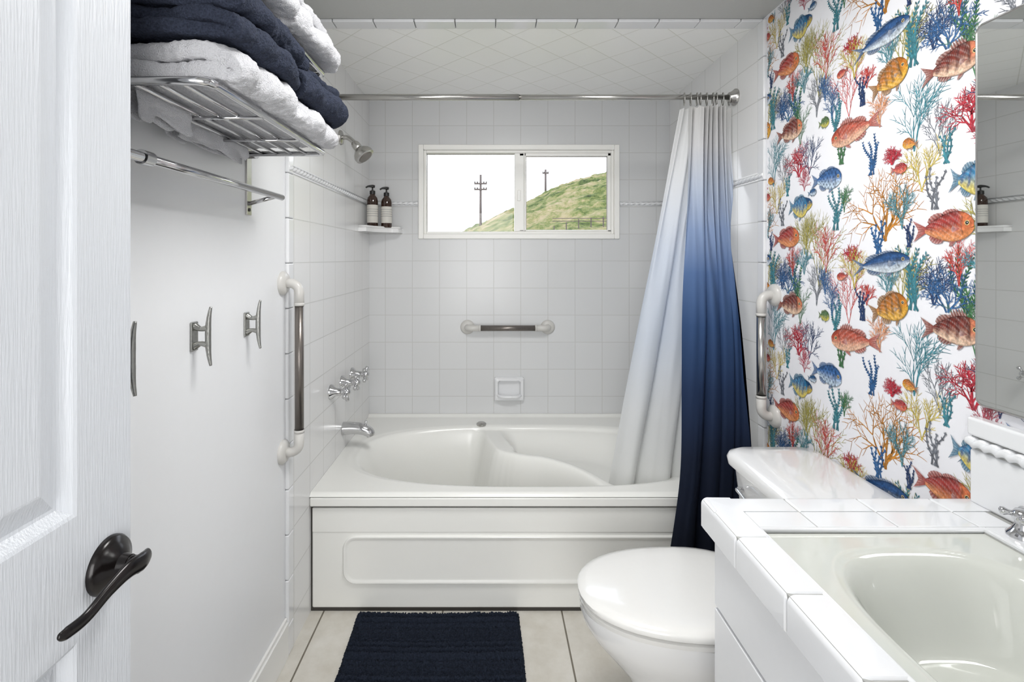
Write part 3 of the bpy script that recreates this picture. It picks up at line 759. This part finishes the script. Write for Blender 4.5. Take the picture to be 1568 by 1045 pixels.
def coral(cx,cz,h,col,style='fan',wd=1.):
    V=[];C=[];F=[]
    if style=='fan':
        for k in range(3): branch(V,C,F,random.uniform(-.004,.004),0,pi/2+(k-1)*.5,h*.42,.0028*wd,3,col,.62,.14)
    elif style=='fine':
        for k in range(2): branch(V,C,F,0,0,pi/2+(k-.5)*.45,h*.5,.0022*wd,3,col,.42,.1)
    elif style=='weed':
        for k in range(4):
            a=pi/2+(k-1.5)*.28; x=(k-1.5)*h*.06;y=0;L=h*random.uniform(.75,1.05); n=12
            base=len(V); c=jit(col,.25); ph=random.random()*6
            pts_=[]
            for i in range(n+1):
                t=i/n; ang=a+.35*math.sin(ph+t*6); ww=.0019*wd*(1-.6*t)+.0004
                nx_,ny_=-math.sin(ang),math.cos(ang)
                V.append((x+nx_*ww,y+ny_*ww,k));V.append((x-nx_*ww,y-ny_*ww,k));C+= [c,c]
                if i<n: F.append((base+2*i,base+2*i+1,base+2*i+3,base+2*i+2))
                if 1<i and (h>.1 or i%2): pts_.append((x,y,ang,t))
                x+=math.cos(ang)*L/n; y+=math.sin(ang)*L/n
            for (x_,y_,ang,t) in pts_:
                for s in (-1,1):
                    la=ang+s*.6; ll=max(.008,h*.12)*(1.15-t*.6); b0=len(V)
                    mx_,my_=x_+math.cos(la)*ll*.55,y_+math.sin(la)*ll*.55
                    q=.0015*wd
                    V+= [(x_,y_,k+.5),(mx_+math.sin(la)*q,my_-math.cos(la)*q,k+.5),(x_+math.cos(la)*ll,y_+math.sin(la)*ll,k+.5),(mx_-math.sin(la)*q,my_+math.cos(la)*q,k+.5)]
                    c3=jit(col,.35); C+=[c3]*4; F.append((b0,b0+1,b0+2,b0+3))
    mxy=max(v[1] for v in V); s=h/mxy
    V=[(v[0]*s*.9,v[1]*s,v[2]) for v in V]
    motif.append((cx,cz-h/2,V,C,F))
def fish(cx,cz,L,H,ang,flip,body,belly,fin,stripe=None,spiky=False,fork=False,spots=False,long_=False,head=None,bold=0.):
    V=[];C=[];F=[]
    def top(t):
        if long_: return (math.sin(pi*min(1,t*.93+.02)**.70)**.9)*.5
        return max(.085,(math.sin(pi*min(1,t*.915+.02)**.66)**.85))*.52
    def bot(t):
        if long_: return (math.sin(pi*min(1,t*.93+.02)**.72)**.9)*.48
        return max(.085,(math.sin(pi*min(1,t*.915+.02)**.72)**.8))*.46
    bl=L*.78; hx=L/2
    X=lambda t:hx-bl*t
    white=lin(244,240,236)
    def fan(x0,y0,x1,y1,dx,dy,n=14,spk=.0,lz=0,tip=.45):
        b0=len(V)
        for i in range(n+1):
            t=i/n; bx=x0+(x1-x0)*t; by=y0+(y1-y0)*t
            k=math.sin(pi*(.14+.78*t))**.6*(1-spk*(i%2))
            V.append((bx,by,lz)); V.append((bx+dx*k,by+dy*k,lz))
            cc=jit(fin,.12) if i%2 else tuple(q*.55 for q in fin)
            C.append(tuple(q*.8 for q in cc)); C.append(mixc(cc,white,tip if i%2 else tip*.3))
            if i<n: F.append((b0+2*i,b0+2*i+1,b0+2*i+3,b0+2*i+2))
    sp_=.45 if spiky else .06
    fan(X(.26),H*top(.26)*.9,X(.60),H*top(.60)*.9,-L*.05,H*(.34 if spiky else .18),12,sp_)
    fan(X(.58),H*top(.58)*.9,X(.90),H*top(.9)*.9,-L*.07,H*.19,10,.05)
    fan(X(.60),-H*bot(.60)*.9,X(.88),-H*bot(.88)*.9,-L*.06,-H*.19,10,sp_*.6)
    fan(X(.34),-H*bot(.34)*.9,X(.44),-H*bot(.44)*.9,-L*.08,-H*.22,6,.1)
    b0=len(V); n=14
    for i in range(n+1):
        t=i/n*2-1
        reach=L*.26*((.62+.38*abs(t)**1.3) if not fork else (.32+.68*abs(t)**1.1))
        V.append((X(.95),t*H*.07,0)); V.append((X(.95)-reach,t*H*(.38 if not fork else .5),0))
        cc=jit(fin,.15) if i%2 else tuple(q*.55 for q in fin); C.append(cc); C.append(mixc(cc,white,.35 if i%2 else .1))
        if i<n: F.append((b0+2*i,b0+2*i+1,b0+2*i+3,b0+2*i+2))
    nx_,ny_=46,16; b0=len(V); sd_=random.random()*50
    for i in range(nx_+1):
        t=i/nx_
        for j in range(ny_+1):
            s=j/ny_*2-1; yy=s*(top(t) if s>0 else bot(t))*H
            V.append((X(t),yy,2))
            k=ss(-.8,.45,s)
            col=mixc(belly,body,k)
            col=mixc(col,tuple(q*.45 for q in body),ss(.5,1.,s)*.7)
            if head: col=mixc(col,mixc(belly,head,ss(-.9,.1,s)),1-ss(.20,.30,t))
            nn=noise.noise(Vector((t*7+sd_,s*2.5,0)))
            col=mixc(col,tuple(min(1,q*1.4+.03) for q in col),max(0,nn)*.8)
            col=mixc(col,tuple(q*.5 for q in col),max(0,-nn)*.9)
            if stripe and t>.2:
                w=math.sin(t*30+s*.9+1.2*noise.noise(Vector((s*2,t*3,sd_)))); kk=ss(.15,.75,w)*ss(-.95,-.3,s)*.75
                col=mixc(col,stripe,kk)
            if spots and .2<t<.92:
                q=math.sin(t*46)*math.sin(s*9); col=mixc(col,tuple(z*.25 for z in body),ss(.25,.6,q)*.8)
            if t>.22 and not long_ and not spots:
                q=math.sin(t*75)*math.sin(s*14+ (t*37)); col=mixc(col,white if q>0 else tuple(z*.4 for z in col),abs(q)*.25)
            if long_ and abs(s-.12)<.09: col=tuple(q*.6 for q in col)
            if abs(s)>.93: col=tuple(q*.45 for q in col)
            g_=abs(t-(.235-.03*s*s*2)); 
            if g_<.013 and abs(s)<.75: col=tuple(q*.5 for q in col)
            C.append(jit(col,.05))
    for i in range(nx_):
        for j in range(ny_):
            a=b0+i*(ny_+1)+j; F.append((a,a+1,a+ny_+2,a+ny_+1))
    b0=len(V); n=6
    for i in range(n+1):
        a=pi+(-.55+i/n*1.0); V.append((X(.27),-H*.07,4)); V.append((X(.27)+math.cos(a)*L*.13,-H*.07+math.sin(a)*L*.10,4))
        cc=fin if i%2 else tuple(q*.6 for q in fin); C.append(cc); C.append(mixc(cc,white,.35))
        if i<n: F.append((b0+2*i,b0+2*i+1,b0+2*i+3,b0+2*i+2))
    for li,(rr,cc) in enumerate(((.078,(.68,.52,.24)),(.052,(.012,.012,.018)),(.016,(.9,.9,.9)))):
        b0=len(V); er=rr*min(H*1.1,L*.5)
        for k in range(12):
            V.append((X(.125)+er*math.cos(k*pi/6)+(.2*er if li==2 else 0),H*.10+er*math.sin(k*pi/6)+(.4*er if li==2 else 0),4+li)); C.append(cc)
        F.append(tuple(b0+k for k in range(12)))
    b0=len(V); V+= [(X(.0),-H*.035,5),(X(.055),-H*.07,5),(X(.055),-H*.085,5),(X(.0),-H*.055,5)]; C+=[tuple(q*.3 for q in body)]*4; F.append((b0,b0+1,b0+2,b0+3))
    ca,sa=math.cos(ang),math.sin(ang); V2=[]
    for x,y,l_ in V:
        if flip: x=-x
        V2.append((x*ca-y*sa,x*sa+y*ca,l_))
    motif.append((cx,cz,V2,C,F))
PER=.588
RED=lin(190,62,54);CRI=lin(172,38,54);OLI=lin(164,156,78);GOLD=lin(184,122,40);GRY=lin(116,120,128);BLU=lin(50,94,142);TEAL=lin(66,130,142);GRN=lin(72,118,78);NAV=lin(38,60,102);PEACH=lin(216,148,104);YEL=lin(196,176,80)
for a in [(1.402,1.835,.19,RED,'fine',.9),(1.527,1.955,.25,OLI,'fine',1.3),(1.274,1.487,.21,GOLD,'fan',1.7),(1.118,1.640,.14,GRY,'fine'),(1.320,1.615,.11,BLU,'weed',1.3),(1.296,1.390,.095,BLU,'weed',1.3),
          (1.040,1.665,.12,CRI,'fan',1.3),(1.056,1.285,.16,GRN,'weed',1.4),(1.134,1.290,.12,NAV,'fan',1.0),(1.186,1.690,.19,TEAL,'fine',1.2),(1.165,1.560,.13,YEL,'fine'),(1.497,1.375,.16,RED,'fine',.9),
          (1.102,1.590,.08,TEAL,'weed'),(1.575,1.670,.13,NAV,'fine'),(1.60,1.600,.09,lin(176,76,90),'fine',.9),(1.39,1.352,.055,CRI,'fan',1.1),(1.455,1.49,.14,TEAL,'weed',1.3),(1.585,1.42,.15,OLI,'fine',1.2),
          (1.42,1.51,.08,GRN,'fine'),(1.215,1.29,.17,OLI,'fine',1.2),(1.335,1.24,.06,RED,'fine',.9),(1.54,1.26,.14,GRY,'fine'),(1.455,1.768,.11,TEAL,'weed',1.2),(1.22,1.47,.12,TEAL,'fine'),
          (1.35,1.80,.09,NAV,'weed',1.2),(1.10,1.86,.11,BLU,'fan'),(1.19,1.88,.16,TEAL,'weed',1.2),(1.01,1.42,.14,OLI,'fine'),(1.13,1.50,.10,GRY,'weed'),(1.62,1.78,.14,GRN,'fine'),(1.66,1.92,.11,RED,'fine',.9),
          (1.29,1.73,.10,PEACH,'fine'),(1.47,1.22,.11,BLU,'fine'),(1.25,1.60,.05,CRI,'fan',1.1),(1.38,1.90,.12,YEL,'fine',1.2),
          (1.43,1.66,.10,GRN,'weed',1.2),(1.20,1.40,.07,NAV,'weed'),(1.50,1.86,.09,BLU,'fine'),(1.26,1.87,.10,TEAL,'fine'),(1.60,1.33,.09,TEAL,'fine')]:
    coral(*a)
fish(1.094,1.766,.145,.066,.05,False,lin(128,46,34),lin(238,200,172),lin(150,62,42),stripe=lin(88,24,20),spiky=True,head=lin(208,124,90))
fish(1.264,1.795,.126,.072,.30,False,lin(202,122,38),lin(232,176,68),lin(172,116,42),stripe=lin(124,90,44))
fish(1.294,1.322,.195,.054,.12,False,lin(40,84,138),lin(212,222,230),lin(54,102,150),fork=True,long_=True)
fish(1.377,1.694,.188,.066,.12,True,lin(194,88,66),lin(238,188,158),lin(196,84,64),spiky=True)
fish(1.497,1.575,.134,.064,-.05,False,lin(64,110,170),lin(196,214,232),lin(70,120,176),spots=True)
fish(1.613,1.508,.106,.044,.1,False,lin(34,84,130),lin(214,186,80),lin(54,112,146),long_=True,fork=True)
fish(1.113,1.405,.150,.068,.04,False,lin(170,54,48),lin(228,146,90),lin(186,68,56),head=lin(214,118,74))
fish(1.045,1.505,.098,.072,-.1,False,lin(60,132,176),lin(226,206,104),lin(80,142,176),stripe=lin(50,88,136))
fish(1.23,1.560,.048,.026,0,False,lin(184,46,50),lin(224,120,90),lin(190,68,66))
fish(1.506,1.750,.048,.032,0,False,lin(84,124,70),lin(212,200,90),lin(116,144,80),stripe=lin(50,82,50))
fish(1.425,1.285,.045,.022,.2,True,lin(190,58,48),lin(230,140,110),lin(190,70,60))
fish(1.195,1.615,.045,.026,-.2,True,lin(206,118,32),lin(236,180,80),lin(176,110,40))
fish(1.56,1.545,.042,.022,.1,False,lin(46,92,140),lin(200,214,228),lin(60,110,150),long_=True)
ymin,ymax,zmin,zmax=-.06,1.813,.14,ZC-.003
for i,(cx,cz,V,C,F) in enumerate(motif):
    X=XR-.0003-.00004*i
    for a in range(-4,3):
        for b_ in range(-3,3):
            oy=cx+a*PER; oz=cz+b_*PER
            if oy<ymin-.2 or oy>ymax+.2 or oz<zmin-.25 or oz>zmax+.25: continue
            W=[(X-v[2]*5e-6,oy-v[0],oz+v[1]) for v in V]
            FF=[f for f in F if all(ymin<W[k][1]<ymax and zmin<W[k][2]<zmax for k in f)]
            if not FF: continue
            used=sorted({k for f in FF for k in f}); mp={k:n for n,k in enumerate(used)}
            emit([W[k] for k in used],[C[k] for k in used],[tuple(mp[k] for k in f) for f in FF])
pr=mk('wallpaper_print',PV,PF,m_print,wr,recalc=False)
ca=pr.data.color_attributes.new('Col','FLOAT_COLOR','POINT')
flat=[]
for c in PC: flat+= [c[0],c[1],c[2],1]
ca.data.foreach_set('color',flat)

# ------------------------------------------------------------------ added fill lights, sun and sky
def area(name,loc,rot,sx,sy,P,col=(1,1,1)):
    l=bpy.data.lights.new(name,'AREA'); l.shape='RECTANGLE'; l.size=sx; l.size_y=sy; l.energy=P; l.color=col
    o=bpy.data.objects.new(name,l); o.location=loc; o.rotation_euler=rot; scn.collection.objects.link(o); return o
cl=E('added_ceiling_light',(.2,1.1,ZC))  # unseen fixture, added to carry the fill light below it
lathe('added_fixture_rim',[(0,0),(.28,0),(.28,.02),(.27,.03),(0,.03)],(.2,1.1,ZC),(0,0,-1),m_trim,cl,40)
area('added_ceiling_fill',(.2,1.1,ZC-.035),(0,0,0),.5,.5,16.5,(1,.995,.98))  # added fill, spreads light evenly to alcove and left wall
area('added_hall_fill',(-.1,-.95,1.30),(math.radians(98),0,0),1.2,1.3,30,(1,.995,.985))  # added fill behind the camera, brightens the alcove from the front
sun=bpy.data.lights.new('sun','SUN'); sun.energy=3.2; sun.angle=.01; sun.color=(1,.96,.88)
o=bpy.data.objects.new('sun',sun); o.rotation_euler=(math.radians(48),math.radians(-12),math.radians(-30)); scn.collection.objects.link(o)
w=bpy.data.worlds.new('world'); scn.world=w; w.use_nodes=True; nt=w.node_tree; bg=nt.nodes['Background']
tc=nt.nodes.new('ShaderNodeTexCoord'); sp_=nt.nodes.new('ShaderNodeSeparateXYZ'); nt.links.new(tc.outputs['Generated'],sp_.inputs[0])
r=nt.nodes.new('ShaderNodeValToRGB'); r.color_ramp.elements[0].position=0; r.color_ramp.elements[0].color=(.97,.98,1,1); r.color_ramp.elements[1].position=.7; r.color_ramp.elements[1].color=(.66,.80,1,1)
nt.links.new(sp_.outputs[2],r.inputs[0]); nt.links.new(r.outputs[0],bg.inputs[0]); bg.inputs[1].default_value=3.7

# ------------------------------------------------------------------ camera
cam=bpy.data.cameras.new('camera'); cam.sensor_width=36; cam.sensor_fit='HORIZONTAL'; cam.lens=36*756/1568
cam.shift_x=34/1568; cam.shift_y=-127.5/1568; cam.clip_start=.02; cam.clip_end=500
co=bpy.data.objects.new('camera',cam); co.location=(0,0,1.339); co.rotation_euler=(pi/2,0,0)
scn.collection.objects.link(co); scn.camera=co
